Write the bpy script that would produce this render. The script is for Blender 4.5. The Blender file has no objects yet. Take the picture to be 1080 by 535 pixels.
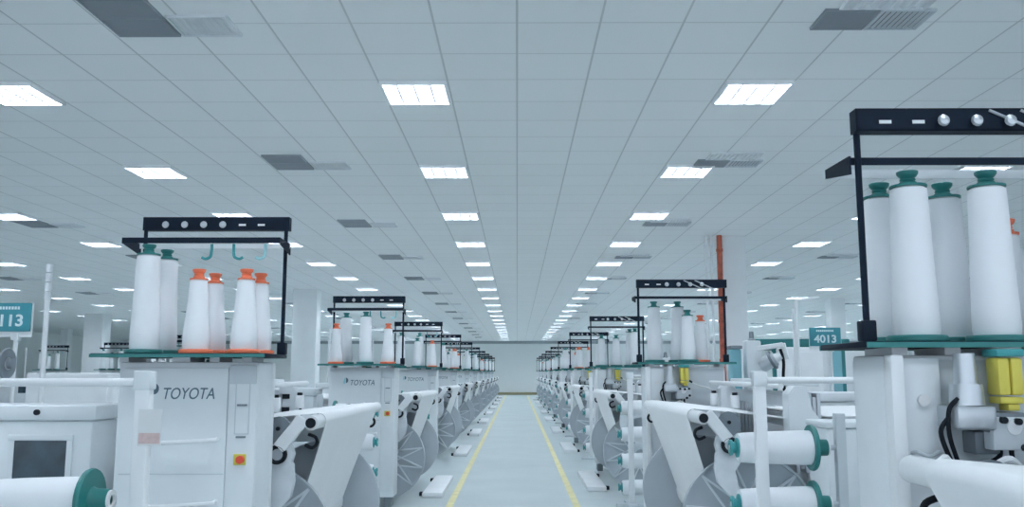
import bpy, bmesh, math, random
from mathutils import Vector, Matrix
random.seed(7)
PI = math.pi
SC = bpy.context.scene
COL = SC.collection
CAMZ = 1.70
CEIL = 4.20
TX, TY, TY0 = 0.60, 0.62, 7.31          # ceiling tile pitch
WALLY = 70.0
ORD = ['nearest', 'second', 'third', 'fourth', 'fifth', 'sixth', 'seventh', 'eighth', 'ninth', 'tenth', 'eleventh',
       'twelfth', 'thirteenth', 'fourteenth', 'fifteenth', 'sixteenth', 'seventeenth', 'eighteenth', 'nineteenth',
       'twentieth', 'twenty-first', 'twenty-second', 'twenty-third', 'twenty-fourth']

# ------------------------------------------------------------------ materials
def mat(name, col, rough=0.5, metal=0.0, vary=0.04, scale=3.0, emit=None, emit_s=0.0, coat=0.0):
    m = bpy.data.materials.new(name)
    m.use_nodes = True
    nt = m.node_tree
    b = nt.nodes['Principled BSDF']
    b.inputs['Roughness'].default_value = rough
    b.inputs['Metallic'].default_value = metal
    if coat:
        b.inputs['Coat Weight'].default_value = coat
    tc = nt.nodes.new('ShaderNodeTexCoord')
    nz = nt.nodes.new('ShaderNodeTexNoise')
    nz.inputs['Scale'].default_value = scale
    nz.inputs['Detail'].default_value = 3
    nt.links.new(tc.outputs['Object'], nz.inputs['Vector'])
    rp = nt.nodes.new('ShaderNodeValToRGB')
    rp.color_ramp.elements[0].position = 0.3
    rp.color_ramp.elements[1].position = 0.7
    rp.color_ramp.elements[0].color = (*[c * (1 - vary) for c in col], 1)
    rp.color_ramp.elements[1].color = (*[min(1, c * (1 + vary)) for c in col], 1)
    nt.links.new(nz.outputs['Fac'], rp.inputs['Fac'])
    nt.links.new(rp.outputs['Color'], b.inputs['Base Color'])
    if emit:
        b.inputs['Emission Color'].default_value = (*emit, 1)
        b.inputs['Emission Strength'].default_value = emit_s
    return m

M = {
    'paint':   mat('loom_paint', (0.80, 0.83, 0.85), 0.42),
    'paint2':  mat('loom_paint_grey', (0.60, 0.64, 0.67), 0.45),
    'white':   mat('white_paint', (0.86, 0.87, 0.88), 0.35),
    'bracket': mat('cast_bracket', (0.72, 0.75, 0.78), 0.5, vary=0.06, scale=8),
    'flange':  mat('flange_alloy', (0.46, 0.50, 0.54), 0.45, 0.1, vary=0.05),
    'flange_in': mat('flange_inner', (0.62, 0.65, 0.68), 0.5, 0.05),
    'rib':     mat('flange_rib', (0.74, 0.78, 0.81), 0.45, 0.1),
    'steel':   mat('steel', (0.60, 0.63, 0.66), 0.3, 0.7),
    'darksteel': mat('dark_grey_steel', (0.22, 0.25, 0.28), 0.45, 0.4),
    'navy':    mat('black_creel_steel', (0.005, 0.013, 0.028), 0.6, vary=0.2, scale=9),
    'black':   mat('black_rubber', (0.012, 0.016, 0.022), 0.6),
    'green':   mat('green_plastic', (0.025, 0.20, 0.19), 0.4),
    'teal':    mat('teal_plastic', (0.05, 0.33, 0.34), 0.4),
    'orange':  mat('orange_plastic', (0.88, 0.21, 0.10), 0.45),
    'yellow':  mat('yellow_plastic', (0.70, 0.60, 0.10), 0.5),
    'ylw_line': mat('yellow_floor_paint', (0.76, 0.68, 0.36), 0.5, vary=0.12, scale=6),
    'red':     mat('red_button', (0.75, 0.08, 0.04), 0.4),
    'glass':   mat('dark_window', (0.045, 0.075, 0.095), 0.15, vary=0.25, scale=7),
    'cyan':    mat('pale_cyan', (0.35, 0.68, 0.72), 0.5),
    'sign':    mat('sign_teal', (0.05, 0.29, 0.35), 0.4, vary=0.03),
    'letters': mat('logo_ink', (0.10, 0.17, 0.22), 0.5),
    'letterw': mat('sign_lettering', (0.75, 0.88, 0.90), 0.5),
    'redpipe': mat('red_pipe_paint', (0.40, 0.09, 0.05), 0.5, vary=0.3, scale=14),
    'paper':   mat('paper', (0.80, 0.80, 0.80), 0.8),
    'pinkp':   mat('paper_print', (0.70, 0.52, 0.50), 0.8, vary=0.1, scale=40),
    'tealcloth': mat('teal_panel', (0.03, 0.20, 0.21), 0.6),
    'tealpale': mat('teal_panel_pale', (0.20, 0.44, 0.50), 0.6),
    'louvre':  mat('lamp_louvre', (0.09, 0.095, 0.105), 0.6),
    'ventdark': mat('vent_dark_slats', (0.30, 0.33, 0.36), 0.6),
    'ventblack': mat('vent_throat', (0.05, 0.06, 0.07), 0.8),
    'ventpale': mat('vent_pale_slats', (0.78, 0.80, 0.82), 0.5),
    'wall':    mat('wall_paint', (0.87, 0.89, 0.89), 0.7, vary=0.015, scale=0.4),
    'pillar':  mat('pillar_paint', (0.86, 0.88, 0.89), 0.6, vary=0.02),
    'soffit':  mat('soffit', (0.34, 0.38, 0.41), 0.7),
    'kerb':    mat('yellow_kerb', (0.30, 0.27, 0.16), 0.7),
}

for _k in ('navy', 'black'): M[_k].node_tree.nodes['Principled BSDF'].inputs['Specular IOR Level'].default_value = 0.2
def yarn_mat(name, col, scale, axis):
    m = mat(name, col, 0.55, vary=0.015)
    nt = m.node_tree
    b = nt.nodes['Principled BSDF']
    b.inputs['Sheen Weight'].default_value = 0.15
    tc = nt.nodes.new('ShaderNodeTexCoord')
    wv = nt.nodes.new('ShaderNodeTexWave')
    wv.bands_direction = axis
    wv.inputs['Scale'].default_value = scale
    wv.inputs['Distortion'].default_value = 0.6
    bp = nt.nodes.new('ShaderNodeBump')
    bp.inputs['Strength'].default_value = 0.08
    bp.inputs['Distance'].default_value = 0.004
    nt.links.new(tc.outputs['Object'], wv.inputs['Vector'])
    nt.links.new(wv.outputs['Fac'], bp.inputs['Height'])
    nt.links.new(bp.outputs['Normal'], b.inputs['Normal'])
    return m
M['yarn'] = yarn_mat('wound_white_yarn', (0.90, 0.91, 0.93), 60, 'Z')
M['yarnx'] = yarn_mat('wound_white_yarn_lying', (0.90, 0.91, 0.93), 60, 'X')
M['sheet'] = yarn_mat('white_warp_sheet', (0.88, 0.89, 0.90), 90, 'Y')

def ceiling_mat():
    m = bpy.data.materials.new('ceiling_tiles'); m.use_nodes = True
    nt = m.node_tree; b = nt.nodes['Principled BSDF']; b.inputs['Roughness'].default_value = 0.85
    N = nt.nodes.new; L = nt.links.new
    tc = N('ShaderNodeTexCoord'); sp = N('ShaderNodeSeparateXYZ'); L(tc.outputs['Object'], sp.inputs[0])
    def mth(op, a, bb=None):
        n = N('ShaderNodeMath'); n.operation = op
        for i, v in enumerate((a, bb)):
            if v is None: continue
            if isinstance(v, (int, float)): n.inputs[i].default_value = v
            else: L(v, n.inputs[i])
        return n.outputs[0]
    def cell(out, pitch, off):
        return mth('DIVIDE', mth('SUBTRACT', out, off), pitch)
    cx, cy = cell(sp.outputs['X'], TX, 0.0), cell(sp.outputs['Y'], TY, TY0)
    def line(c, pitch, w):
        f = mth('FRACT', c)
        d = mth('MINIMUM', f, mth('SUBTRACT', 1.0, f))
        return mth('LESS_THAN', mth('MULTIPLY', d, pitch), w)
    ln = mth('MAXIMUM', line(cx, TX, 0.0080), mth('MULTIPLY', line(cy, TY, 0.007), 0.75))
    cb = N('ShaderNodeCombineXYZ'); L(mth('FLOOR', cx), cb.inputs[0]); L(mth('FLOOR', cy), cb.inputs[1])
    wn = N('ShaderNodeTexWhiteNoise'); wn.noise_dimensions = '2D'; L(cb.outputs[0], wn.inputs['Vector'])
    v = mth('ADD', 0.925, mth('MULTIPLY', wn.outputs['Value'], 0.022))
    v = mth('MULTIPLY', v, mth('SUBTRACT', 1.0, mth('MULTIPLY', ln, 0.30)))
    cc = N('ShaderNodeCombineColor')
    L(mth('MULTIPLY', v, 0.985), cc.inputs[0]); L(v, cc.inputs[1]); L(mth('MULTIPLY', v, 1.0), cc.inputs[2])
    L(cc.outputs[0], b.inputs['Base Color'])
    return m
def floor_mat():
    m = mat('floor_epoxy', (0.50, 0.56, 0.565), 0.30, vary=0.05, scale=0.5)
    nt = m.node_tree; b = nt.nodes['Principled BSDF']
    tc = nt.nodes.new('ShaderNodeTexCoord'); nz = nt.nodes.new('ShaderNodeTexNoise')
    nz.inputs['Scale'].default_value = 1.3; nz.inputs['Detail'].default_value = 4
    mr = nt.nodes.new('ShaderNodeMapRange')
    mr.inputs['To Min'].default_value = 0.22; mr.inputs['To Max'].default_value = 0.45
    nt.links.new(tc.outputs['Object'], nz.inputs['Vector']); nt.links.new(nz.outputs['Fac'], mr.inputs['Value'])
    nt.links.new(mr.outputs[0], b.inputs['Roughness'])
    return m
M['ceiling'] = ceiling_mat()
M['floor'] = floor_mat()
LAMP = 47.0
m = bpy.data.materials.new('lamp_diffuser'); m.use_nodes = True
bb = m.node_tree.nodes['Principled BSDF']
bb.inputs['Base Color'].default_value = (0.9, 0.9, 0.9, 1)
bb.inputs['Emission Color'].default_value = (0.80, 0.885, 1.0, 1)
bb.inputs['Emission Strength'].default_value = LAMP
M['lamp'] = m

# ------------------------------------------------------------------ mesh builder
class MB:
    def __init__(s): s.bm = bmesh.new()
    def _merge(s, t):
        me = bpy.data.meshes.new('t'); t.to_mesh(me); t.free(); s.bm.from_mesh(me); bpy.data.meshes.remove(me); return s
    def box(s, x0, x1, y0, y1, z0, z1, bev=0.0):
        t = bmesh.new()
        bmesh.ops.create_cube(t, size=1.0, matrix=Matrix.Translation(((x0+x1)/2, (y0+y1)/2, (z0+z1)/2)) @ Matrix.Diagonal((x1-x0, y1-y0, z1-z0, 1)))
        if bev: bmesh.ops.bevel(t, geom=t.edges[:], offset=bev, segments=2, affect='EDGES', profile=0.5)
        return s._merge(t)
    def bar(s, p, q, w, h, up=(0, 0, 1), bev=0.0):
        p, q = Vector(p), Vector(q); d = q - p; L = d.length; z = d.normalized(); u = Vector(up)
        x = u.cross(z)
        if x.length < 1e-4: x = Vector((1, 0, 0)).cross(z)
        x.normalize(); y = z.cross(x)
        R = Matrix((x, y, z)).transposed().to_4x4(); R.translation = (p + q) / 2
        t = bmesh.new(); bmesh.ops.create_cube(t, size=1.0, matrix=R @ Matrix.Diagonal((w, h, L, 1)))
        if bev: bmesh.ops.bevel(t, geom=t.edges[:], offset=bev, segments=1, affect='EDGES')
        return s._merge(t)
    def cyl(s, p, q, r, r2=None, n=16):
        p, q = Vector(p), Vector(q); d = q - p
        R = d.to_track_quat('Z', 'Y').to_matrix().to_4x4(); R.translation = (p + q) / 2
        t = bmesh.new()
        bmesh.ops.create_cone(t, cap_ends=True, segments=n, radius1=r, radius2=r if r2 is None else r2, depth=d.length, matrix=R)
        return s._merge(t)
    def lathe(s, prof, n=24, at=(0, 0, 0), axis='Z', closed=False):
        t = bmesh.new(); rings = []
        A = {'Z': Matrix.Identity(3), 'X': Matrix(((0, 0, 1), (0, 1, 0), (-1, 0, 0))), 'Y': Matrix(((1, 0, 0), (0, 0, 1), (0, -1, 0)))}[axis]
        for r, z in prof:
            rings.append([t.verts.new(A @ Vector((r*math.cos(2*PI*i/n), r*math.sin(2*PI*i/n), z)) + Vector(at)) for i in range(n)])
        for a, b in zip(rings, rings[1:]):
            for i in range(n):
                t.faces.new((a[i], a[(i+1) % n], b[(i+1) % n], b[i]))
        if closed:
            a, b = rings[-1], rings[0]
            for i in range(n): t.faces.new((a[i], a[(i+1) % n], b[(i+1) % n], b[i]))
        else:
            t.faces.new(rings[0][::-1]); t.faces.new(rings[-1])
        bmesh.ops.recalc_face_normals(t, faces=t.faces[:])
        return s._merge(t)
    def prism(s, pts, y0, y1):
        """polygon in XZ, extruded along Y"""
        t = bmesh.new()
        a = [t.verts.new((x, y0, z)) for x, z in pts]; b = [t.verts.new((x, y1, z)) for x, z in pts]
        t.faces.new(a); t.faces.new(b[::-1]); n = len(pts)
        for i in range(n): t.faces.new((a[i], b[i], b[(i+1) % n], a[(i+1) % n]))
        bmesh.ops.recalc_face_normals(t, faces=t.faces[:])
        bmesh.ops.triangulate(t, faces=[f for f in t.faces if len(f.verts) > 4])
        return s._merge(t)
    def tube(s, pts, r, n=8):
        """swept tube along a polyline, smoothly bent"""
        P = [Vector(p) for p in pts]; t = bmesh.new(); rings = []
        prev = None
        for i, p in enumerate(P):
            d = (P[min(i+1, len(P)-1)] - P[max(i-1, 0)]).normalized()
            if prev is None:
                u = d.cross(Vector((0.13, 0.27, 0.95)));  u.normalize()
            else:
                u = (prev - d * prev.dot(d)).normalized()
            prev = u; v = d.cross(u)
            rings.append([t.verts.new(p + r*(u*math.cos(2*PI*k/n) + v*math.sin(2*PI*k/n))) for k in range(n)])
        for a, b in zip(rings, rings[1:]):
            for k in range(n): t.faces.new((a[k], a[(k+1) % n], b[(k+1) % n], b[k]))
        t.faces.new(rings[0][::-1]); t.faces.new(rings[-1])
        bmesh.ops.recalc_face_normals(t, faces=t.faces[:])
        return s._merge(t)
    def build(s, name, m, parent=None, loc=None):
        me = bpy.data.meshes.new(name); s.bm.to_mesh(me); s.bm.free()
        for p in me.polygons: p.use_smooth = True
        me.set_sharp_from_angle(angle=math.radians(32))
        me.materials.append(m)
        o = bpy.data.objects.new(name, me); COL.objects.link(o)
        if parent: o.parent = parent
        if loc: o.location = loc
        return o

def curve_pts(P, n=6):
    """Catmull-Rom through control points"""
    P = [Vector(p) for p in P]; out = []
    for i in range(len(P)-1):
        a, b, c, d = P[max(i-1, 0)], P[i], P[i+1], P[min(i+2, len(P)-1)]
        for k in range(n):
            t = k/n
            out.append(0.5*((2*b) + (c-a)*t + (2*a-5*b+4*c-d)*t*t + (3*b-a-3*c+d)*t**3))
    out.append(P[-1]); return out

def tag(o, label, cat, group=None, kind=None):
    o['label'] = label; o['category'] = cat
    if group: o['group'] = group
    if kind: o['kind'] = kind
    return o
def thing(name, loc=(0, 0, 0), rz=0.0):
    o = bpy.data.objects.new(name, None); COL.objects.link(o); o.empty_display_size = 0.1
    o.location = loc; o.rotation_euler = (0, 0, rz); return o
def dup(root, loc, rz=0.0):
    r = root.copy(); COL.objects.link(r); r.location = loc; r.rotation_euler = (0, 0, rz)
    for ch in list(root.children):
        c = ch.copy(); COL.objects.link(c); c.parent = r
        for g in list(ch.children):
            d = g.copy(); COL.objects.link(d); d.parent = c
    return r
class Proto:
    """first use places the prototype itself, later uses copy it"""
    def __init__(s, root): s.root = root; s.used = False
    def place(s, loc, rz=0.0):
        if not s.used:
            s.used = True; s.root.location = loc; s.root.rotation_euler = (0, 0, rz); return s.root
        return dup(s.root, loc, rz)
def struct(name, mb, m):
    o = mb.build(name, m); o['kind'] = 'structure'; return o
def lettering(name, body, size, m, parent, loc, rot, shear=0.0, offset=0.0, extr=0.002, width=1.0, bevel=0.0):
    c = bpy.data.curves.new(name, 'FONT'); c.body = body; c.size = size; c.align_x = 'CENTER'; c.align_y = 'CENTER'
    c.shear = shear; c.offset = offset; c.extrude = extr; c.bevel_depth = bevel; c.bevel_resolution = 1
    t = bpy.data.objects.new('t', c); COL.objects.link(t)
    bpy.context.view_layer.update()
    me = bpy.data.meshes.new_from_object(t.evaluated_get(bpy.context.evaluated_depsgraph_get()))
    bpy.data.objects.remove(t); me.materials.clear(); me.materials.append(m); me.name = name
    o = bpy.data.objects.new(name, me); COL.objects.link(o); o.parent = parent; o.location = loc; o.rotation_euler = rot
    o.scale = (width, 1, 1)
    return o

# ------------------------------------------------------------------ room
XW = 30.0
struct('floor', MB().box(-XW-0.3, XW+0.3, -8, WALLY+0.3, -0.2, 0.0), M['floor'])
struct('ceiling', MB().box(-XW-0.3, XW+0.3, -8, WALLY+0.3, CEIL, CEIL+0.15), M['ceiling'])
struct('wall_back', MB().box(-XW-0.3, XW+0.3, WALLY, WALLY+0.25, 0, CEIL), M['wall'])
struct('wall_left', MB().box(-XW-0.25, -XW, -8, WALLY, 0, CEIL), M['wall'])
struct('wall_right', MB().box(XW, XW+0.25, -8, WALLY, 0, CEIL), M['wall'])
struct('trim_1', MB().box(-XW, XW, WALLY-0.12, WALLY, CEIL-0.22, CEIL), M['soffit'])
struct('baseboard_back', MB().box(-3.2, 3.2, WALLY-0.2, WALLY, 0, 0.2, 0.02), M['kerb'])
def floor_line(name, x):
    o = MB().box(x-0.045, x+0.045, 2.0, WALLY-0.25, 0.0, 0.003).build(name, M['ylw_line']); o['kind'] = 'structure'; return o
floor_line('floor_marking', -0.875); floor_line('floor_marking', 0.765)

def pillar(x, y, w, d, conduit=False):
    o = struct('pillar', MB().box(x-w/2, x+w/2, y-d/2, y+d/2, 0, CEIL, 0.015), M['pillar'])
    return o
pillar(-6.35, 26.6, 0.72, 0.6); pillar(3.98, 16.3, 0.42, 0.5); pillar(-18.0, 37.8, 0.80, 0.8)
pillar(-25.8, 50.5, 0.42, 0.6); pillar(10.8, 30.0, 0.5, 0.5)
t = thing('fire_pipe', (3.70, 16.0, 0))
MB().cyl((0, 0, 0), (0, 0, CEIL), 0.05).build('pipe', M['redpipe'], t)
for z in (1.9, 2.6, 3.3, 3.9): MB().cyl((0, 0, z), (0, 0, z+0.05), 0.062).build('pipe_collar', M['redpipe'], t)
tag(t, 'tall red pipe running up to the ceiling beside a white pillar', 'pipe')
for i, x in enumerate((3.46, 3.56)):
    t = thing('wall_conduit', (x, 16.05, 0))
    MB().cyl((0, 0, 0), (0, 0, CEIL), 0.022, n=10).build('conduit', M['white'], t)
    for z in (2.2, 3.2, 4.0): MB().box(-0.03, 0.03, -0.03, 0.03, z, z+0.04).build('conduit_clip', M['paint'], t)
    tag(t, ('thin pale conduit farther from the red pipe by the pillar', 'thin pale conduit close beside the red pipe by the pillar')[i], 'pipe')

# ------------------------------------------------------------------ ceiling lights and vents
def make_light():
    t = thing('ceiling_light')
    b = MB(); w, d = 0.292, 0.302
    b.box(-w, w, -d, -d+0.022, -0.03, 0.0); b.box(-w, w, d-0.022, d, -0.03, 0.0)
    b.box(-w, -w+0.022, -d, d, -0.03, 0.0); b.box(w-0.022, w, -d, d, -0.03, 0.0)
    b.build('frame', M['white'], t)
    MB().box(-w+0.022, w-0.022, -d+0.022, d-0.022, -0.008, -0.001).build('diffuser', M['lamp'], t)
    b = MB(); nb = 10
    for i in range(1, nb):
        y = -d + 0.022 + i*(2*d-0.044)/nb; b.box(-w+0.022, w-0.022, y-0.003, y+0.003, -0.030, -0.009)
    for i in (1, 2, 3):
        x = -w + i*2*w/4; b.box(x-0.003, x+0.003, -d+0.022, d-0.022, -0.029, -0.010)
    b.build('louvre', M['louvre'], t)
    return t
P_LIGHT = Proto(make_light())
lc = [(-0.9-3.6*i, 'left', i) for i in range(6)] + [(2.1+3.6*i, 'right', i) for i in range(8)]
for x, side, ci in lc:
    n = 0
    for r in range(-2, 20):
        y = 7.64 + 3.1*r
        if y > WALLY-1 or abs(x-0.3) > 0.60*y+2.2: continue
        o = P_LIGHT.place((x, y, CEIL-0.001))
        if y < 7: lab = 'square ceiling light %s the camera end, %s lane %s of the aisle' % (('just above', 'near')[r+2], ORD[ci].replace('nearest', 'first'), side)
        else:
            lab = '%s square ceiling light in the %s light column %s of aisle' % (ORD[n], ORD[ci].replace('nearest', 'first'), side); n += 1
        tag(o, lab, 'ceiling light', 'recessed ceiling lights')

def make_vent(two_rows):
    """two_rows: dark louvres one behind the other with a pale diffuser beside them; else two dark louvres side by side"""
    t = thing('ceiling_vent')
    def grille(x0, x1, y0, y1, along, slat, throat, n):
        f = MB(); g = 0.012
        f.box(x0, x1, y0, y0+g, -0.02, 0); f.box(x0, x1, y1-g, y1, -0.02, 0); f.box(x0, x0+g, y0, y1, -0.02, 0); f.box(x1-g, x1, y0, y1, -0.02, 0)
        for i in range(n):
            if along == 'x':
                y = y0 + (i+0.5)*(y1-y0)/n; f.bar((x0, y, -0.012), (x1, y, -0.012), 0.022, 0.004, up=(0, 0.7, 0.7))
            else:
                x = x0 + (i+0.5)*(x1-x0)/n; f.bar((x, y0, -0.012), (x, y1, -0.012), 0.022, 0.004, up=(0.7, 0, 0.7))
        fo = f.build('louvre', slat, t)
        MB().box(x0+g, x1-g, y0+g, y1-g, -0.002, 0.0).build('throat', throat, fo)
    if two_rows:
        grille(-0.46, 0.0, -0.345, -0.005, 'x', M['ventdark'], M['ventblack'], 7)
        grille(-0.46, 0.0, 0.005, 0.345, 'x', M['ventdark'], M['ventblack'], 7)
        grille(0.02, 0.46, -0.02, 0.345, 'y', M['ventpale'], M['pillar'], 10)
    else:
        grille(-0.385, -0.005, -0.17, 0.17, 'x', M['ventdark'], M['ventblack'], 9)
        grille(0.005, 0.385, -0.17, 0.17, 'y', M['paint2'], M['ventblack'], 10)
        grille(-0.30, 0.30, -0.50, -0.19, 'y', M['ventpale'], M['pillar'], 12)
    return t
PV = {True: Proto(make_vent(True)), False: Proto(make_vent(False))}
for x, two, nm in ((-2.5, True, 'first vent column left of the aisle'), (-7.9, True, 'second vent column left of the aisle'),
                   (-13.3, True, 'third vent column left of the aisle'),
                   (2.52, False, 'first vent column right of the aisle'), (6.95, False, 'second vent column right of the aisle'), (12.3, False, 'third vent column right of the aisle')):
    n = 0
    for r in range(15):
        y = 5.93 + 4.34*r if two else 6.0 + 4.34*r
        if abs(x) > 0.6*y or y > 66: continue
        o = PV[two].place((x, y, CEIL-0.001))
        tag(o, '%s slatted grey air vent in the %s' % (ORD[n], nm), 'vent', 'ceiling air vents'); n += 1

# ------------------------------------------------------------------ bobbins
def make_bobbin(h, rb, rt, capm, flange_r):
    t = thing('yarn_bobbin')
    MB().lathe([(0.06, 0.0), (flange_r*0.96, 0.0), (flange_r, 0.006), (flange_r, 0.020), (flange_r*0.95, 0.026), (0.06, 0.026)], 28).build('base_flange', capm, t)
    MB().lathe([(rb*0.93, 0.026), (rb, 0.04), (rb*0.99, 0.12), (rt+(rb-rt)*0.35, h*0.62), (rt, h-0.03), (rt*0.97, h-0.008), (rt*0.8, h)], 28).build('yarn', M['yarn'], t)
    c = MB().lathe([(rt*1.0, h), (rt*1.0, h+0.008), (0.036, h+0.011), (0.034, h+0.020), (0.027, h+0.026), (0.030, h+0.030), (0.030, h+0.034), (0.026, h+0.038), (0.034, h+0.046), (0.040, h+0.054), (0.041, h+0.064), (0.036, h+0.067), (0.018, h+0.067)], 20).build('neck_cap', capm, t)
    return t
B_TALL = Proto(make_bobbin(0.61, 0.086, 0.070, M['green'], 0.112))
B_ORNG = Proto(make_bobbin(0.455, 0.082, 0.054, M['orange'], 0.102))
B_SHRT = Proto(make_bobbin(0.50, 0.086, 0.062, M['green'], 0.112))

def make_lying_bobbin():
    """axis along +X: neck end at x=0 facing the aisle, broad flange at x=-0.52 (left side version: aisle is +X)"""
    t = thing('pegged_bobbin')
    MB().lathe([(0.026, -0.495), (0.104, -0.495), (0.106, -0.46), (0.098, -0.20), (0.090, -0.065), (0.086, -0.05), (0.026, -0.05)], 28, axis='X', closed=True).build('yarn', M['yarnx'], t)
    MB().lathe([(0.026, -0.60), (0.050, -0.60), (0.052, -0.535), (0.060, -0.52), (0.138, -0.52), (0.142, -0.51), (0.138, -0.495), (0.026, -0.495)], 28, axis='X', closed=True).build('base_flange', M['green'], t)
    MB().lathe([(0.026, -0.612), (0.046, -0.612), (0.046, -0.60), (0.026, -0.60)], 20, axis='X', closed=True).build('tube_end', M['paper'], t)
    MB().lathe([(0.026, -0.05), (0.060, -0.05), (0.060, -0.04), (0.034, -0.034), (0.034, -0.018), (0.048, -0.014), (0.05, 0.0), (0.035, 0.004), (0.026, 0.004)], 18, axis='X', closed=True).build('neck_cap', M['teal'], t)
    return t
B_PEG = Proto(make_lying_bobbin())

# ------------------------------------------------------------------ creel stand
def make_creel(front):
    """front: seen from its front (left of aisle); origin on top of the cabinet. y=+0.12 is the post plane."""
    t = thing('creel_stand')
    W, H, py = 0.465, (0.93 if front else 0.905), 0.12
    b = MB().box(-W-0.10, W+0.02, -0.34, 0.16, 0.0, 0.022, 0.004)
    b.build('tray', M['navy'], t)
    MB().box(-W-0.10, W+0.02, -0.352, -0.34, -0.002, 0.018).build('tray_edge', M['green'], t)
    MB().box(-W-0.10, W+0.02, 0.16, 0.172, -0.002, 0.018).build('tray_edge', M['green'], t)
    for x0, x1 in ((-0.46, -0.40), (-0.13, -0.02), (0.10, 0.16), (0.30, 0.36)): MB().box(x0, x1, -0.18, 0.08, -0.028, 0.0).build('tray_support', M['paint'], t)
    for x in (-W, W):
        p = MB().cyl((x, py, 0.022), (x, py, H-0.02), 0.0125, n=10).build('post', M['navy'], t)
        MB().box(x-0.028, x+0.028, py-0.028, py+0.028, 0.022, 0.10, 0.006).build('post_socket', M['navy'], p)
    # deep top channel with tension knobs
    c = MB(); c.box(-W-0.02, W+0.02, py-0.008, py+0.0, H-0.088, H); c.box(-W-0.02, W+0.02, py-0.008, py+0.055, H-0.008, H)
    c.box(-W-0.02, W+0.02, py-0.008, py+0.055, H-0.088, H-0.080); c.box(-W-0.02, -W-0.012, py, py+0.055, H-0.088, H); c.box(W+0.012, W+0.02, py, py+0.055, H-0.088, H)
    top = c.build('top_bar', M['navy'], t)
    fy = py-0.008 if front else py+0.055
    d = -1 if front else 1
    if not front:
        MB().box(-W-0.02, W+0.02, py+0.048, py+0.055, H-0.088, H).build('back_plate', M['navy'], top)
    for i in range(4):
        x = -W+0.14+i*0.126 if front else W-0.30-i*0.126
        k = MB().lathe([(0.008, 0.0), (0.008, 0.015), (0.019, 0.018), (0.023, 0.026), (0.018, 0.036), (0.005, 0.04)], 14, axis='Y')
        o = k.build('tension_knob', M['steel'], top, (x, fy, H-0.055)); o.rotation_euler = (0, 0, 0 if d > 0 else PI)
    for i in range(2):
        x = W-0.29+i*0.126 if front else W-0.09-i*0.126
        MB().box(x-0.023, x+0.023, fy-0.003, fy+0.003, H-0.060, H-0.047).build('guide_eyelet', M['white'], top)
    # yarn guide frame: two rails and end arms
    z = 0.735 if front else 0.72
    near, far = ('navy', 'paint') if front else ('paint', 'navy')  # rail farther from camera is pale: caught light put into its colour
    MB().box(-W-0.035, W+0.035, -0.15, -0.142, z-0.018, z+0.018).build('guide_rail', M[near], t)
    MB().box(-W-0.035, W+0.035, py-0.026, py-0.016, z-0.018, z+0.010).build('guide_rail', M[far], t)
    for x in (-W-0.03, W+0.03):
        a = MB(); bm = a.bm
        vs = [bm.verts.new(q) for q in ((x-0.004, -0.15, z-0.018), (x+0.004, -0.15, z-0.018), (x+0.004, -0.15, z+0.018), (x-0.004, -0.15, z+0.018), (x-0.004, py, z-0.06), (x+0.004, py, z-0.06), (x+0.004, py, z+0.012), (x-0.004, py, z+0.012))]
        for f in ((3, 2, 1, 0), (4, 5, 6, 7), (0, 1, 5, 4), (1, 2, 6, 5), (2, 3, 7, 6), (3, 0, 4, 7)): bm.faces.new([vs[i] for i in f])
        a.build('guide_arm', M['navy'], t)
    # hooks
    for i, (x, fl) in enumerate(((0.06, 1), (0.20, -1), (0.40, 1))):
        m = M['cyan'] if i == 2 else M['teal']
        s = 0.06*fl
        if front:
            pts = curve_pts([(x, -0.12, z-0.02), (x, -0.12, z-0.06), (x-s*0.1, -0.12, z-0.10), (x-s*0.6, -0.12, z-0.115), (x-s, -0.12, z-0.105)])
            MB().tube(pts, 0.009).build('yarn_hook', m, t)
    if not front:
        for x in (-0.12, -0.24):
            MB().cyl((x+0.1, py+0.06, H-0.01), (x-0.12, py+0.06, H-0.11), 0.006, n=8).build('tie_rod', M['steel'], t)
    return t
P_CREEL = {s: Proto(make_creel(s)) for s in (True, False)}

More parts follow.
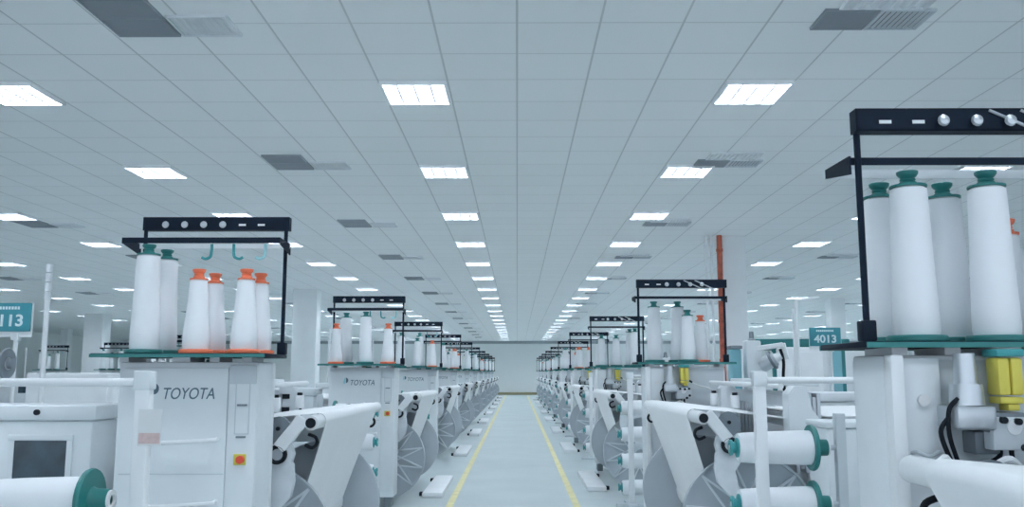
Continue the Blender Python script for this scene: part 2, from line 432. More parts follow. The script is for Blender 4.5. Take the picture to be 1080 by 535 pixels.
# ------------------------------------------------------------------ control cabinet
def make_cabinet():
    t = thing('control_cabinet')
    W = 0.43; zt = 1.7665
    b = MB(); b.box(-W, W, -0.20, 0.10, 0.13, zt, 0.012)
    b.build('body', M['paint'], t)
    for x in (-W+0.08, W-0.08):
        MB().box(x-0.05, x+0.05, -0.15, 0.08, 0.0, 0.13, 0.008).build('foot', M['darksteel'], t)
    # front door with two pull bars
    d = MB().box(-W+0.035, W-0.185, -0.212, -0.20, 0.20, zt-0.035, 0.004).build('door', M['paint'], t)
    for z in (1.29, 0.92):
        h = curve_pts([(-0.20, -0.212, z-0.014), (-0.20, -0.262, z-0.012), (-0.18, -0.268, z-0.010), (0.185, -0.268, z+0.010), (0.20, -0.262, z+0.012), (0.20, -0.212, z+0.014)], 4)
        MB().tube(h, 0.0135).build('pull_bar', M['white'], d)
    MB().box(-W+0.035, W-0.19, -0.214, -0.212, 1.093, 1.099).build('seam', M['paint2'], d)
    lettering('logo_lettering', 'TOYOTA', 0.098, M['letters'], d, (0.005, -0.213, 1.572), (PI/2, 0, 0), shear=0.22, extr=0.0015, width=0.80)
    e = MB(); pts = [(-0.205+0.030*math.cos(a), 1.604+0.034*math.sin(a)) for a in [PI/2-PI*i/10 for i in range(11)]]
    e.prism(pts, -0.2145, -0.212); e.build('logo_emblem', M['letters'], d)
    e = MB(); e.prism([(-0.212, 1.562), (-0.212, 1.640), (-0.222, 1.634), (-0.238, 1.592), (-0.238, 1.562)], -0.2145, -0.212); e.build('logo_emblem', M['cyan'], d)
    # narrow side column with latch and emergency button
    c = MB().box(W-0.18, W-0.005, -0.214, -0.20, 0.20, zt-0.015, 0.008).build('side_column', M['paint'], t)
    MB().box(W-0.175, W-0.01, -0.218, -0.20, zt-0.135, zt-0.02, 0.006).build('rounded_cap', M['paint2'], c)
    MB().box(W-0.135, W-0.045, -0.2165, -0.214, 1.33, 1.64).build('hatch', M['paint2'], c)
    MB().box(W-0.128, W-0.052, -0.2185, -0.2165, 1.337, 1.633).build('hatch_lid', M['paint'], c)
    for z in (1.50, 1.31): MB().box(W-0.12, W-0.06, -0.232, -0.2185, z, z+0.012, 0.003).build('hatch_latch', M['darksteel'], c)
    MB().box(W-0.13, W-0.055, -0.225, -0.214, 1.15, 1.215, 0.004).build('button_plate', M['yellow'], c)
    MB().cyl((W-0.085, -0.225, 1.183), (W-0.085, -0.25, 1.183), 0.024).build('emergency_button', M['red'], c)
    # back: recessed panels, motor, reel box, hoses (local back is +y)
    r = MB(); r.box(-W+0.02, W-0.14, 0.10, 0.106, 0.25, zt-0.02); r.build('back_panel', M['paint2'], t)
    f = MB(); f.box(W-0.05, W, 0.10, 0.17, 0.13, zt, 0.008); f.build('back_upright', M['white'], t)
    f = MB(); f.box(W-0.20, W-0.055, 0.10, 0.125, 0.13, zt-0.01, 0.006); bp = f.build('back_column', M['paint'], t)
    MB().cyl((W-0.13, 0.125, 1.60), (W-0.13, 0.14, 1.60), 0.022).build('round_tag', M['paper'], bp)
    h = curve_pts([(W-0.17, 0.125, 1.41), (W-0.165, 0.16, 1.415), (W-0.12, 0.165, 1.40), (W-0.085, 0.16, 1.415), (W-0.08, 0.125, 1.41)], 4)
    MB().tube(h, 0.007).build('grab_handle', M['paint2'], bp)
    mo = MB(); mx, my = W-0.245, 0.22
    mo.cyl((mx, my, 1.665), (mx, my, 1.77), 0.040, 0.036, 20); mo.cyl((mx, my, 1.60), (mx, my, 1.665), 0.042, n=20)
    mo.cyl((mx, my, 1.585), (mx, my, 1.66), 0.060, 0.056, 20); mo.box(mx-0.075, mx+0.065, 0.106, my+0.06, 1.50, 1.585, 0.012)
    mt = mo.build('motor', M['steel'], t)
    g = MB(); g.box(mx-0.19, mx-0.055, 0.106, my+0.03, 1.49, 1.56, 0.006); g.box(mx-0.12, mx-0.03, 0.106, 0.2, 1.41, 1.49, 0.006)
    g.build('terminal_box', M['darksteel'], mt)
    MB().cyl((mx-0.135, my+0.03, 1.51), (mx-0.135, my+0.055, 1.51), 0.026).build('valve_cap', M['white'], mt)
    cl = MB(); cl.box(mx-0.215, mx-0.06, 0.20, 0.27, 1.43, 1.545, 0.006); co_ = cl.build('valve_block', M['paint2'], mt)
    for dx, dz in ((-0.19, 1.535), (-0.145, 1.53), (-0.095, 1.535), (-0.195, 1.465), (-0.165, 1.44)):
        MB().cyl((mx+dx, 0.26, dz), (mx+dx, 0.29, dz), 0.012, n=12).build('air_fitting', M['black'], mt)
    lv = curve_pts([(mx+0.0, 0.26, 1.33), (mx-0.06, 0.30, 1.39), (mx-0.10, 0.30, 1.40), (mx-0.15, 0.28, 1.36)], 4)
    MB().tube(lv, 0.014).build('release_lever', M['white'], mt)
    # yellow reel holder with teal lid
    yx = mx-0.155
    y = MB(); y.box(yx-0.045, yx-0.002, 0.15, 0.24, 1.62, 1.755, 0.01); y.box(yx+0.002, yx+0.045, 0.15, 0.24, 1.62, 1.755, 0.01)
    y.box(yx-0.042, yx+0.042, 0.15, 0.235, 1.590, 1.615, 0.006); y.box(yx-0.03, yx+0.012, 0.16, 0.23, 1.565, 1.59, 0.006)
    yo = y.build('reel_box', M['yellow'], t)
    MB().box(yx-0.052, yx+0.052, 0.14, 0.25, 1.758, 1.786, 0.008).build('reel_lid', M['teal'], yo)
    ho = MB(); ho.cyl((yx-0.045, 0.25, 1.62), (yx-0.075, 0.255, 1.60), 0.010); ho.build('hose_tip', M['black'], yo)
    w = curve_pts([(yx-0.075, 0.255, 1.60), (yx-0.14, 0.26, 1.57), (yx-0.24, 0.26, 1.545), (yx-0.31, 0.2, 1.50), (yx-0.31, 0.106, 1.49)])
    MB().tube(w, 0.0065).build('white_hose', M['white'], yo)
    for pts in ([(mx+0.045, 0.25, 1.61), (mx+0.075, 0.24, 1.57), (mx+0.07, 0.22, 1.48), (mx+0.04, 0.21, 1.38), (mx+0.01, 0.2, 1.28), (mx, 0.14, 1.1)],
                [(mx+0.07, 0.22, 1.54), (mx+0.10, 0.22, 1.49), (mx+0.07, 0.21, 1.40), (mx+0.03, 0.2, 1.33), (mx-0.01, 0.2, 1.2)],
                [(mx+0.02, 0.205, 1.345), (mx-0.05, 0.2, 1.37), (mx-0.11, 0.2, 1.40), (mx-0.13, 0.18, 1.43)],
                [(mx-0.145, 0.22, 1.49), (mx-0.147, 0.22, 1.42), (mx-0.145, 0.22, 1.35), (mx-0.14, 0.15, 1.2)]):
        MB().tube(curve_pts(pts), 0.0085).build('cable', M['black'], mt)
    return t
P_CAB = Proto(make_cabinet())

# ------------------------------------------------------------------ warp beam
FR, FZ = 0.53, 0.55
Y0, Y1 = 0.60, 2.62
def make_beam():
    t = thing('warp_beam')
    for side, y in ((-1, Y0), (1, Y1)):
        f = MB(); n = 48
        def P(r, yy): return (r, yy)
        prof = [(0.05, 0.0), (FR-0.02, 0.0), (FR, 0.004), (FR, 0.05), (FR-0.018, 0.05), (FR-0.022, 0.018), (0.05, 0.018)]
        f.lathe(prof, n, (0, 0, 0), axis='Y')
        fo = f.build('flange', M['flange'], t, (0, y, FZ))
        r = MB()
        for k in range(12):
            a0, a1, a2 = 2*PI*k/12, 2*PI*(k+0.5)/12, 2*PI*(k+1)/12
            p = lambda a, q: (q*math.cos(a), 0.03, q*math.sin(a))
            r.bar(p(a0-0.30, 0.13), p(a1, FR-0.02), 0.017, 0.028, up=(0, 1, 0)); r.bar(p(a2+0.30, 0.13), p(a1, FR-0.02), 0.017, 0.028, up=(0, 1, 0))
            pass
        r.lathe([(0.03, 0.015), (0.14, 0.015), (0.14, 0.05), (0.12, 0.06), (0.03, 0.06)], 28, axis='Y')
        ro = r.build('rib_web', M['rib'], fo)
        if side < 0: fo.rotation_euler = (0, 0, PI)
    MB().cyl((0, Y0, FZ), (0, Y1, FZ), 0.20, n=36).build('yarn_roll', M['sheet'], t)
    for y in (Y0-0.05, Y1+0.05):
        s = 1 if y > 1 else -1
        MB().cyl((0, y, FZ), (0, y+s*0.10, FZ), 0.05).build('journal', M['steel'], t)
    return t
P_BEAM = Proto(make_beam())

# ------------------------------------------------------------------ loom
RX, RZ = 0.42, 1.37
def make_loom():
    t = thing('weaving_loom')
    # end frames
    for y0, y1 in ((0.40, 0.47), (2.76, 2.83)):
        f = MB()
        f.prism([(-3.1, 0.0), (-2.85, 0.0), (-2.8, 0.12), (-1.0, 0.12), (-0.95, 0.0), (-0.70, 0.0), (-0.66, 0.9), (-0.42, 1.06), (0.02, 1.06), (0.02, 1.22), (-0.55, 1.26), (-1.0, 1.28), (-2.2, 1.28), (-3.1, 1.10)], y0, y1)
        f.build('end_frame', M['paint'], t)
    # bracket castings carrying the back roller
    for y0, y1, s in ((0.37, 0.43, -1), (2.80, 2.86, 1)):
        b = MB()
        arc = [(0.19+0.105*math.cos(a), 1.16+0.105*math.sin(a)) for a in [math.radians(150-30*i) for i in range(7)]]
        b.prism([(-0.10, 1.17), (-0.03, 1.22)] + arc[1:] + [(0.29, 1.09), (0.30, 0.98), (0.28, 0.88), (0.17, 0.76), (0.02, 0.66), (-0.12, 0.64), (-0.12, 0.71), (0.03, 0.75), (0.13, 0.86), (0.15, 0.97), (0.10, 1.04), (0.00, 1.06), (-0.10, 1.05)], y0, y1)
        bo = b.build('bracket', M['bracket'], t)
        yo = y0 if s < 0 else y1
        rg = MB(); rg.lathe([(0.036, 0), (0.064, 0), (0.064, 0.03), (0.052, 0.036), (0.044, 0.03), (0.036, 0.02)], 24, axis='Y')
        ro = rg.build('bearing_ring', M['black'], bo, (0.19, yo, 1.16)); ro.rotation_euler = (0, 0, 0 if s > 0 else PI)
        rg = MB().cyl((0.19, yo-0.001, 1.16), (0.19, yo+s*0.022, 1.16), 0.042).build('bearing_cap', M['steel'], bo)
        MB().bar((0.20, yo+s*0.02, 1.20), (0.36, yo+s*0.02, 1.40), 0.09, 0.03, up=(0, 1, 0), bev=0.006).build('strut', M['white'], bo)
        fan = [(0.18, 1.21)] + [(0.19+0.15*math.cos(a)*0.62, 1.30+0.11*math.sin(a)) for a in [math.radians(190-20*i) for i in range(11)]]
        MB().prism(fan, yo-0.012*s, yo+0.012*s).build('cam_plate', M['darksteel'], bo)
        MB().cyl((0.19, yo+s*0.012, 1.33), (0.19, yo+s*0.03, 1.33), 0.014, n=10).build('cam_pin', M['black'], bo)
        hk = curve_pts([(0.36, yo-s*0.04, 1.22), (0.41, yo-s*0.04, 1.20), (0.44, yo-s*0.04, 1.23), (0.43, yo-s*0.04, 1.27), (0.38, yo-s*0.04, 1.29)], 4)
        MB().tube(hk, 0.012).build('roller_hook', M['black'], bo)
    r = MB().cyl((RX, 0.30, RZ), (RX, 3.06, RZ), 0.048, n=28).build('back_roller', M['white'], t)
    for y, s in ((0.30, -1), (3.06, 1)):
        MB().cyl((RX, y-0.0*s, RZ), (RX, y+s*0.012, RZ), 0.034, n=20).build('roller_plug', M['black'], r)
    # warp sheet over the roller and down to the beam
    def sheet(path, w0, w1, th=0.004):
        b = MB(); bm = b.bm; n = len(path); cols = []
        for i, (x, z) in enumerate(path):
            a = path[max(i-1, 0)]; c = path[min(i+1, n-1)]
            dx, dz = c[0]-a[0], c[1]-a[1]; L = math.hypot(dx, dz); nx, nz = -dz/L*th, dx/L*th
            ya, yb = w0[i] if isinstance(w0, list) else w0, w1[i] if isinstance(w1, list) else w1
            cols.append([bm.verts.new((x, ya, z)), bm.verts.new((x, yb, z)), bm.verts.new((x+nx, yb, z+nz)), bm.verts.new((x+nx, ya, z+nz))])
        for p, q in zip(cols, cols[1:]):
            for k in range(4): bm.faces.new((p[k], p[(k+1) % 4], q[(k+1) % 4], q[k]))
        bm.faces.new(cols[0][::-1]); bm.faces.new(cols[-1]); bmesh.ops.recalc_face_normals(bm, faces=bm.faces[:])
        return b
    arc = [(RX+0.052*math.cos(a), RZ+0.052*math.sin(a)) for a in [math.radians(95-11*i) for i in range(10)]]
    path = [(-0.375, 1.34), (-0.15, 1.365), (0.1, 1.395)] + arc + [(0.40, 1.16), (0.30, 0.86), (0.206, 0.58)]
    n = len(path)
    sheet(path, [0.52]*(n-3)+[0.60, 0.66, 0.68], [2.72]*(n-3)+[2.66, 2.58, 2.54]).build('warp_sheet', M['sheet'], t)
    # heald frames and harness
    for i in range(6):
        x = -0.40-0.036*i
        b = MB(); z0 = 0.93+0.03*(i % 2)
        b.box(x-0.012, x+0.012, 0.62, 0.66, z0, z0+0.58); b.box(x-0.012, x+0.012, 2.58, 2.62, z0, z0+0.58)
        b.box(x-0.014, x+0.014, 0.62, 2.62, z0+0.50, z0+0.58); b.box(x-0.014, x+0.014, 0.62, 2.62, z0, z0+0.07)
        b.build('heald_frame', M['steel'], t)
    for y0, y1 in ((0.40, 0.56), (2.67, 2.83)):
        b = MB(); b.prism([(-0.62, 1.12), (-0.28, 1.12), (-0.28, 1.54), (-0.33, 1.60), (-0.42, 1.60), (-0.46, 1.42), (-0.60, 1.24)], y0, y1)
        ho = b.build('harness_housing', M['paint'], t)
        for z in (1.22, 1.34, 1.46): MB().box(-0.41, -0.33, y0-0.01, y0+0.02, z, z+0.045, 0.006).build('harness_slot', M['black'], ho)
        for x in (-0.53, -0.46): MB().cyl((x, y0-0.012, 1.20), (x, y0+0.01, 1.20), 0.025, n=14).build('harness_bolt', M['steel'], ho)
    MB().box(-0.58, -0.38, 0.565, 2.665, 1.595, 1.645, 0.012).build('harness_beam', M['paint'], t)
    for x in (-0.22,):
        MB().cyl((x, 0.38, 1.60), (x, 2.85, 1.60), 0.022, n=12).build('cross_rail', M['white'], t)
    for (x, y) in ((-0.17, 0.75), (-0.17, 1.6), (-0.17, 2.4)):
        s = MB(); s.box(x-0.035, x+0.035, y-0.03, y+0.03, 1.385, 1.50, 0.006); so = s.build('sensor_box', M['white'], t)
        MB().box(x-0.022, x+0.022, y-0.018, y+0.018, 1.50, 1.525, 0.004).build('sensor_cap', M['black'], so)
    # reed cap, woven cloth, breast beam, take-up
    cp = [(-0.64, 1.36), (-1.0, 1.36), (-1.30, 1.365), (-1.6, 1.37), (-1.9, 1.38), (-2.15, 1.385), (-2.25, 1.375), (-2.31, 1.33), (-2.28, 1.1), (-2.2, 0.85)]
    sheet(cp[::-1], 0.60, 2.64).build('woven_cloth', M['sheet'], t)
    MB().cyl((-2.24, 0.47, 1.31), (-2.24, 2.76, 1.31), 0.062, n=24).build('breast_roller', M['white'], t)
    MB().cyl((-2.2, 0.47, 0.62), (-2.2, 2.76, 0.62), 0.22, n=28).build('cloth_roll', M['sheet'], t)
    MB().box(-0.72, -0.64, 0.57, 2.66, 1.22, 1.345, 0.01).build('reed_cap', M['paint2'], t)
    MB().box(-2.6, -0.7, 0.47, 2.76, 0.12, 0.22).build('bed', M['paint2'], t)
    MB().box(-1.9, -1.1, 0.60, 2.64, 0.30, 1.05, 0.02).build('drive_case', M['paint2'], t)
    # end cover with dark window
    e = MB(); e.box(-2.20, -0.88, -0.02, 0.36, 0.05, 1.40, 0.02); eo = e.build('end_cover', M['paint'], t)
    MB().box(-2.22, -0.85, -0.04, 0.38, 1.402, 1.50, 0.022).build('cover_lid', M['paint'], eo)
    w = MB(); w.box(-1.36, -1.03, -0.026, -0.018, 0.96, 1.28); w.build('window', M['glass'], eo)
    w = MB(); w.box(-1.40, -0.99, -0.034, -0.02, 1.28, 1.315, 0.004); w.box(-1.395, -1.36, -0.03, -0.02, 0.93, 1.28); w.box(-1.03, -0.995, -0.03, -0.02, 0.93, 1.28)
    w.build('window_frame', M['paint'], eo)
    MB().cyl((-1.22, -0.042, 1.455), (-1.22, -0.06, 1.455), 0.018).build('cover_knob', M['black'], eo)
    # signal tower
    p = MB().cyl((-2.46, 2.3, 0.1), (-2.46, 2.3, 2.35), 0.024, n=10).build('signal_pole', M['white'], t)
    for i in range(4): MB().cyl((-2.46, 2.3, 2.35+0.085*i), (-2.46, 2.3, 2.425+0.085*i), 0.030, n=14).build('signal_lamp', M['ventpale'], p)
    return t
P_LOOM = Proto(make_loom())

# ------------------------------------------------------------------ bobbin stands (post, rail, pegs)
PEGZ = (1.24, 0.90, 0.56, 0.22)
def make_stand(sx, post=True, pegs=PEGZ):
    """sx=+1: aisle at -x (right side of hall); sx=-1 mirrored. Origin at the post foot."""
    t = thing('bobbin_stand')
    S = lambda a: sx*a
    bx = lambda b, x0, x1, *r: b.box(min(S(x0), S(x1)), max(S(x0), S(x1)), *r)
    p = MB(); z1 = 1.70 if post else 0.10
    bx(p, -0.035, 0.035, -0.03, 0.03, 0.03, z1, 0.006); po = p.build('post', M['white'], t)
    if post:
        c = MB(); bx(c, -0.042, 0.042, -0.04, 0.04, 1.62, 1.71, 0.008); c.build('post_collar', M['paint'], po)
    b = MB(); ue = 0.62 if pegs else 0.94; bx(b, -0.20, ue, -0.06, 0.06, 0.0, 0.04, 0.006); bx(b, -0.06, 0.06, -0.10, 0.36, 0.0, 0.035, 0.006); bx(b, ue-0.12, ue-0.02, -0.10, 0.36, 0.0, 0.035, 0.006)
    b.build('base', M['paint2'], t)
    if post: MB().cyl((S(0.05), 0, 1.655), (S(1.1), 0, 1.655), 0.020, n=14).build('top_rail', M['white'], t)
    ux = 0.50 if pegs else 0.82
    u = MB(); bx(u, ux, ux+0.06, 0.12, 0.18, 0.035, 1.45, 0.006); u.build('upright', M['paint2'], t)
    for z in pegs:
        MB().cyl((S(0.50), 0.15, z), (S(-0.16), 0.15, z), 0.017, n=10).build('peg', M['steel'], t)
    return t
P_STAND = {1: Proto(make_stand(1)), -1: Proto(make_stand(-1, True, ())), 0: Proto(make_stand(-1, False))}

def make_pad():
    t = thing('floor_plate')
    MB().box(-0.14, 0.14, -1.05, 1.05, 0.0, 0.07, 0.012).build('plate', M['white'], t)
    for y in (-0.8, 0.8): MB().box(-0.20, -0.14, y-0.05, y+0.05, 0.0, 0.05, 0.006).build('plate_bracket', M['black'], t)
    return t
P_PAD = Proto(make_pad())

# ------------------------------------------------------------------ the two rows along the aisle
NM = 10
POS = [['front outer', 'front middle', 'front aisle-side'], ['rear outer', 'rear middle', 'rear aisle-side']]
def bobbin_set(side, k):
    if side == 'left':
        if k == 0: return ['G', 'O', 'O', 'G', 'O', 'O']
        if k == 1: return ['O', 'G', 'O', 'G', '-', '-']
        if k == 2: return ['G', 'S', 'O', '-', 'G', '-']
    else:
        if k == 0: return ['O', 'G', 'G', 'G', 'G', 'G']
        if k == 1: return ['O', 'G', 'G', '-', 'S', '-']
        if k == 2: return ['G', 'S', 'S', 'G', '-', '-']
    s = [random.choice('GGSGO') for _ in range(6)]
    if random.random() < 0.6: s[random.choice((3, 4))] = '-'
    return s
NAMES = {'G': ('tall green-capped', B_TALL), 'S': ('shorter green-capped', B_SHRT), 'O': ('orange-capped', B_ORNG)}
for side in ('left', 'right'):
    L = side == 'left'
    for k in range(NM):
        yc = (5.64 if k == 0 else 5.72 + 6.0*k) if L else 3.44 + 6.22*k
        rz = 0.0 if L else PI
        sg = 1 if L else -1
        who = '%s loom %s of aisle' % (ORD[k], side)
        cx = -1.995 if L else 1.775
        cab = (-2.01 if L else 1.80)
        o = P_CAB.place((cab, yc, 0), rz)
        tag(o, ('grey-white control cabinet with handles and logo, %s' if L else 'grey-white control cabinet seen from its motor side, %s') % who, 'cabinet', 'loom control cabinets')
        zc = 1.795
        o = P_CREEL[L].place((cx, yc, zc), rz)
        tag(o, 'black metal creel frame holding white yarn bobbins above the %s' % who, 'creel', 'yarn creels')
        st = bobbin_set(side, k)
        for i, c in enumerate(st):
            if c == '-': continue
            row, q = divmod(i, 3)
            lx = (-0.30, 0.02, 0.315)[q] if L else ((-0.27, -0.02, 0.245), (-0.335, -0.085, 0.225))[row][q]
            ly = (-0.205 if row == 0 else 0.03) if L else (-0.225 if row == 0 else 0.0)
            if row and L: lx += 0.02
            if L and k == 1 and c == 'O' and q == 0: lx -= 0.06
            nm, pr = NAMES[c]
            o = pr.place((cx + sg*lx, yc + sg*ly, zc + 0.0221), random.random()*6)
            rr = POS[row][q] if L else POS[1-row][q]
            tag(o, '%s white bobbin, %s on creel, %s' % (nm, rr, who), 'bobbin', 'yarn bobbins on the creels')
        bx = -1.79 if L else 1.79
        o = P_BEAM.place((bx, yc, 0), rz); tag(o, 'large warp beam with ribbed grey flanges at the aisle end, %s' % who, 'warp beam', 'warp beams along the aisle', 'thing')
        o = P_LOOM.place((bx, yc, 0), rz); tag(o, 'white weaving loom with warp sheet over its roller, the %s' % who, 'loom', 'weaving looms along the aisle', 'thing')
        px = -1.17 if L else 1.15
        o = P_PAD.place((px, yc + sg*1.75, 0), 0 if L else PI); tag(o, 'long white floor plate beside the aisle line, %s' % who, 'floor plate', 'white floor plates')
        # stands
        if L: sxy = (-1.78, 4.25 + 6.06*k)
        else: sxy = (1.475, 5.45 + 6.22*k)
        o = P_STAND[(-1 if k == 0 else 0) if L else 1].place((sxy[0], sxy[1], 0))
        tag(o, 'white post-and-rail bobbin stand before the %s' % ('%s loom left of the aisle' % ORD[k] if L else '%s loom right of the aisle' % ORD[min(k+1, 23)]), 'bobbin stand', 'bobbin stands', 'thing')
        if L and k == 0:
            tg = MB().box(-0.055, 0.055, -0.002, 0.0, 0, 0.17).build('paper_tag', M['paper'], o, (0.05, -0.036, 1.36))
            MB().box(-0.05, 0.05, -0.003, -0.002, 0.01, 0.06).build('tag_print', M['pinkp'], tg)
            e = B_PEG.place((-2.46, sxy[1]-0.12, 1.125), PI)
            tag(e, 'white bobbin lying with its broad teal flange toward the nearest cabinet left of the aisle', 'bobbin', 'pegged bobbins')
            continue
        if k > 7: continue
        for j, z in enumerate(PEGZ):
            x = sxy[0] - 0.155 if not L else sxy[0] + 0.155
            e = B_PEG.place((x, sxy[1]+0.15, z), 0 if L else PI)
            tag(e, 'white bobbin on the %s peg of the %s stand %s of the aisle' % (('top', 'second', 'third', 'bottom')[j], ORD[k], side), 'bobbin', 'pegged bobbins')

# ------------------------------------------------------------------ things beyond the first rows
def sign_post(x, y, digits, label, px):
    t = thing('number_sign', (x, y, 0))
    W, zb, zt = 0.245, 2.12, 2.41
    bo = MB().box(-W, W, -0.012, 0.012, zb, zt, 0.004).build('sign_board', M['sign'], t)
    MB().box(-W-0.004, W+0.012, 0.0125, 0.022, zb-0.055, zt).build('sign_backing', M['white'], bo)
    lettering('sign_number', digits, 0.165, M['letterw'], bo, (0.0, -0.013, zb+0.105), (PI/2, 0, 0), bevel=0.0045, width=1.08)
    b = MB()
    for i in range(9): b.box(-0.14+i*0.031, -0.118+i*0.031, -0.014, -0.012, zt-0.066, zt-0.036)
    b.build('faded_lettering', M['letterw'], bo)
    MB().cyl((px, 0.03, 0.02), (px, 0.03, zb+0.1), 0.022, n=12).build('pole', M['white'], t)
    MB().box(px-0.04, px+0.04, -0.005, 0.06, zb-0.09, zb-0.01, 0.005).build('pole_clamp', M['paint'], t)
    MB().cyl((px, 0.03, 0), (px, 0.03, 0.02), 0.13, n=24).build('foot_plate', M['paint2'], t)
    return tag(t, label, 'sign')
sign_post(-5.22, 9.0, '4113', 'teal number sign ending in 113 on a white pole', 0.09)
sign_post(4.86, 14.0, '4013', 'teal 4013 number sign on a thin pole', 0.09)

def feeder(x, y, side, label, h=1.98):
    """weft feeder: box column carrying a drum with a dark end disc"""
    t = thing('weft_feeder', (x, y, 0), 0 if side > 0 else PI)
    MB().box(-0.09, 0.09, -0.09, 0.09, 0.06, h, 0.02).build('column', M['paint'], t)
    MB().box(-0.14, 0.14, -0.14, 0.14, 0.0, 0.06, 0.01).build('column_base', M['paint2'], t)
    MB().lathe([(0.03, h), (0.05, h+0.01), (0.03, h+0.03), (0.028, h+0.10), (0.02, h+0.11)], 16).build('neck', M['darksteel'], t)
    dr = MB().cyl((0.09, -0.03, h-0.30), (0.25, -0.10, h-0.21), 0.085, n=24).build('drum', M['steel'], t)
    MB().cyl((0.20, -0.078, h-0.238), (0.225, -0.09, h-0.224), 0.115, n=24).build('drum_disc', M['darksteel'], dr)
    MB().cyl((0.25, -0.10, h-0.21), (0.31, -0.126, h-0.176), 0.06, 0.045, n=20).build('drum_nose', M['white'], dr)
    a = MB().bar((0.0, -0.05, h-0.10), (0.34, -0.12, h-0.05), 0.07, 0.06, bev=0.01); a.bar((0.34, -0.12, h-0.03), (0.38, -0.13, h-0.22), 0.05, 0.05, bev=0.01)
    a.build('feeder_arm', M['white'], t)
    MB().tube(curve_pts([(0.30, -0.13, h-0.10), (0.33, -0.14, h-0.25), (0.32, -0.14, h-0.45), (0.34, -0.13, h-0.75)]), 0.018).build('feeder_cable', M['black'], t)
    return tag(t, label, 'weft feeder', kind='thing')
feeder(2.80, 10.6, 1, 'white weft feeder with grey drum right of the red pipe', 2.08)
feeder(2.80, 16.8, 1, 'white weft feeder with grey drum behind the second creel right of aisle')

def yarn_winder(x, y):
    t = thing('yarn_winder', (x, y, 0))
    MB().box(-0.42, 0.0, -0.2, 0.3, 0.0, 1.90, 0.02).build('housing', M['white'], t)
    r = MB().cyl((0.0, 0, 1.78), (0.27, 0, 1.78), 0.055, n=24).build('spindle', M['steel'], t)
    MB().lathe([(0.03, 0.0), (0.13, 0.0), (0.14, 0.012), (0.13, 0.025), (0.03, 0.025)], 24, axis='X').build('spindle_disc', M['darksteel'], r, (0.24, 0, 1.78))
    MB().cyl((0.265, 0, 1.78), (0.31, 0, 1.78), 0.045, n=16).build('spindle_nose', M['darksteel'], r)
    MB().box(0.06, 0.11, -0.05, 0.05, 0.0, 1.70, 0.006).build('support_leg', M['darksteel'], t)
    return tag(t, 'white yarn winder with dark spindle disc below the 113 sign', 'yarn winder')
yarn_winder(-4.72, 7.75)

def tall_case(name, x0, x1, y0, y1, z1, m, label, cat, door=True, cap=None):
    t = thing(name, ((x0+x1)/2, (y0+y1)/2, 0))
    w, d = (x1-x0)/2, (y1-y0)/2
    MB().box(-w, w, -d, d, 0.06, z1, 0.025).build('body', m, t)
    MB().box(-w+0.03, w-0.03, -d+0.03, d-0.03, 0.0, 0.06).build('plinth', M['paint2'], t)
    if door:
        dd = MB().box(-w+0.10, w-0.04, -d-0.012, -d, 0.14, z1-0.08, 0.005).build('door', m, t)
        MB().box(w-0.10, w-0.085, -d-0.03, -d-0.012, z1*0.5, z1*0.5+0.16, 0.004).build('door_handle', M['steel'], dd)
    if cap: MB().box(-w-0.01, w+0.01, -d-0.01, d+0.01, z1, z1+0.04, 0.01).build('top_cap', M[cap], t)
    return tag(t, label, cat)
tall_case('storage_cabinet', 4.42, 5.02, 14.6, 15.2, 2.12, M['white'], 'tall white storage cabinet under the 4013 sign', 'cabinet')
tall_case('storage_cabinet', 5.65, 6.60, 16.2, 16.8, 2.10, M['white'], 'second tall white cabinet beside a teal column, right of the 4013 sign', 'cabinet')
tall_case('machine_cover', 2.03, 2.86, 5.90, 6.30, 1.34, M['paint'], 'low white cover box with bar handle beside the pegged bobbins', 'machine cover', False, 'paint')
tall_case('machine_cover', -7.75, -6.45, 14.0, 14.8, 1.70, M['white'], 'long plain white machine cover under the far pillar, behind the slim signal pole', 'machine cover', False)
tall_case('narrow_case', 2.53, 2.64, 10.45, 10.7, 1.98, M['tealpale'], 'narrow pale blue case standing before the white pillar with red pipe', 'case', False, 'darksteel')
# teal hall divider with header
t = thing('teal_divider', (5.5, 19.0, 0))
MB().box(-0.60, 1.6, -0.04, 0.04, 2.18, 2.42, 0.01).build('header_panel', M['tealcloth'], t)
MB().box(-0.05, 0.30, -0.04, 0.04, 0.0, 2.18).build('side_panel', M['tealcloth'], t)
MB().box(-0.60, -0.55, -0.03, 0.03, 0.0, 2.18, 0.006).build('frame_post', M['paint'], t)
MB().box(1.55, 1.6, -0.03, 0.03, 0.0, 2.18, 0.006).build('frame_post', M['paint'], t)
tag(t, 'dark teal divider with header panel behind the white weft feeder', 'divider')
t = thing('teal_column_panel', (5.62, 15.6, 0))
MB().box(-0.13, 0.11, -0.05, 0.05, 0.0, 2.18, 0.01).build('panel', M['tealpale'], t)
MB().box(0.05, 0.11, -0.056, -0.05, 0.0, 2.18).build('edge_strip', M['tealcloth'], t)
tag(t, 'pale teal upright panel between the two tall white cabinets', 'panel')
# overhead L-shaped lamp pole right of the 4013 sign's cabinet
t = thing('signal_lamp_pole', (3.79, 12.0, 0))
MB().cyl((0, 0, 0), (0, 0, 2.68), 0.028, n=12).build('pole', M['white'], t)
MB().cyl((0, 0, 2.67), (0.30, -0.05, 2.71), 0.02, n=12).build('pole_arm', M['white'], t)
MB().cyl((0, 0, 0), (0, 0, 0.02), 0.14, n=20).build('foot_plate', M['paint2'], t)
tag(t, 'thin white pole with a bent top arm before the 4013 sign', 'pole')
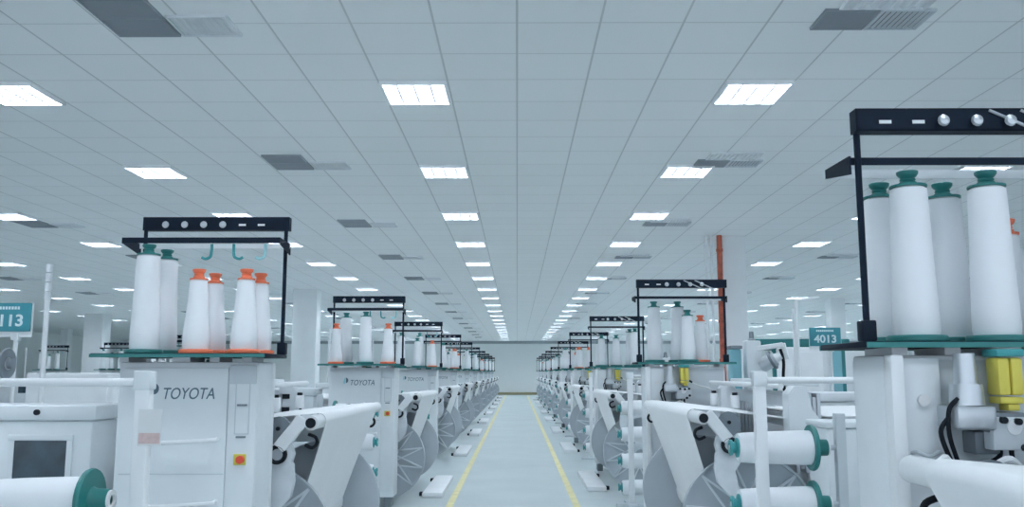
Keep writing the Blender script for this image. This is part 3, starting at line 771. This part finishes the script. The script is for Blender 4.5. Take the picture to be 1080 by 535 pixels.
# far looms of the neighbouring aisles
FAR = [(-13.6, 30.0, 'far creel beside the broad pillar'), (-17.3, 33.0, 'far creel below the 113 sign'), (-10.9, 27.6, 'far creel left of the nearest creel'),
       (-9.2, 24.0, 'far creel seen beneath the nearest bobbins')]
for i, (x, y, w_) in enumerate(FAR):
    o = P_CAB.place((x-0.03, y, 0), 0); tag(o, 'distant loom cabinet carrying the %s' % w_, 'cabinet', 'loom control cabinets')
    o = P_CREEL[True].place((x, y, 1.795), 0); tag(o, 'black %s' % w_, 'creel', 'yarn creels')
    for j, c in enumerate('GSG'):
        o = NAMES[c][1].place((x-0.34+0.3*j, y-0.205, 1.8171), 0)
        tag(o, '%s white bobbin, %s on the %s' % (NAMES[c][0], ('first', 'second', 'third')[j], w_), 'bobbin', 'yarn bobbins on the creels')
    if i != 1: continue
    o = P_LOOM.place((x+0.15, y, 0), 0); tag(o, 'distant white loom under the %s' % w_, 'loom', 'weaving looms beyond the aisle', 'thing')

# ------------------------------------------------------------------ lights of the world, camera
w = bpy.data.worlds.new('ambient_fill'); SC.world = w; w.use_nodes = True  # added ambient fill entering at the open camera end, brightens camera-facing sides
w.node_tree.nodes['Background'].inputs['Color'].default_value = (0.74, 0.86, 1.0, 1)
w.node_tree.nodes['Background'].inputs['Strength'].default_value = 1.6

cam = bpy.data.cameras.new('camera'); co = bpy.data.objects.new('camera', cam); COL.objects.link(co)
F = 930.0
cam.sensor_fit = 'HORIZONTAL'; cam.sensor_width = 36.0; cam.lens = F/1080*36.0
cam.clip_end = 300; cam.clip_start = 0.05
co.location = (0, 0, CAMZ)
pitch = math.atan(126.0/F); yaw = math.atan(5.5/F)
co.rotation_euler = (PI/2 + pitch, 0, yaw)
SC.camera = co
SC.view_settings.view_transform = 'Standard'
try: SC.view_settings.look = 'None'
except Exception: pass
SC.view_settings.gamma = 1.0; SC.view_settings.use_curve_mapping = False
SC.view_settings.exposure = 0.0
SC.cycles.use_denoising = True
SC.cycles.max_bounces = 16; SC.cycles.diffuse_bounces = 14
SC.cycles.sample_clamp_indirect = 8.0
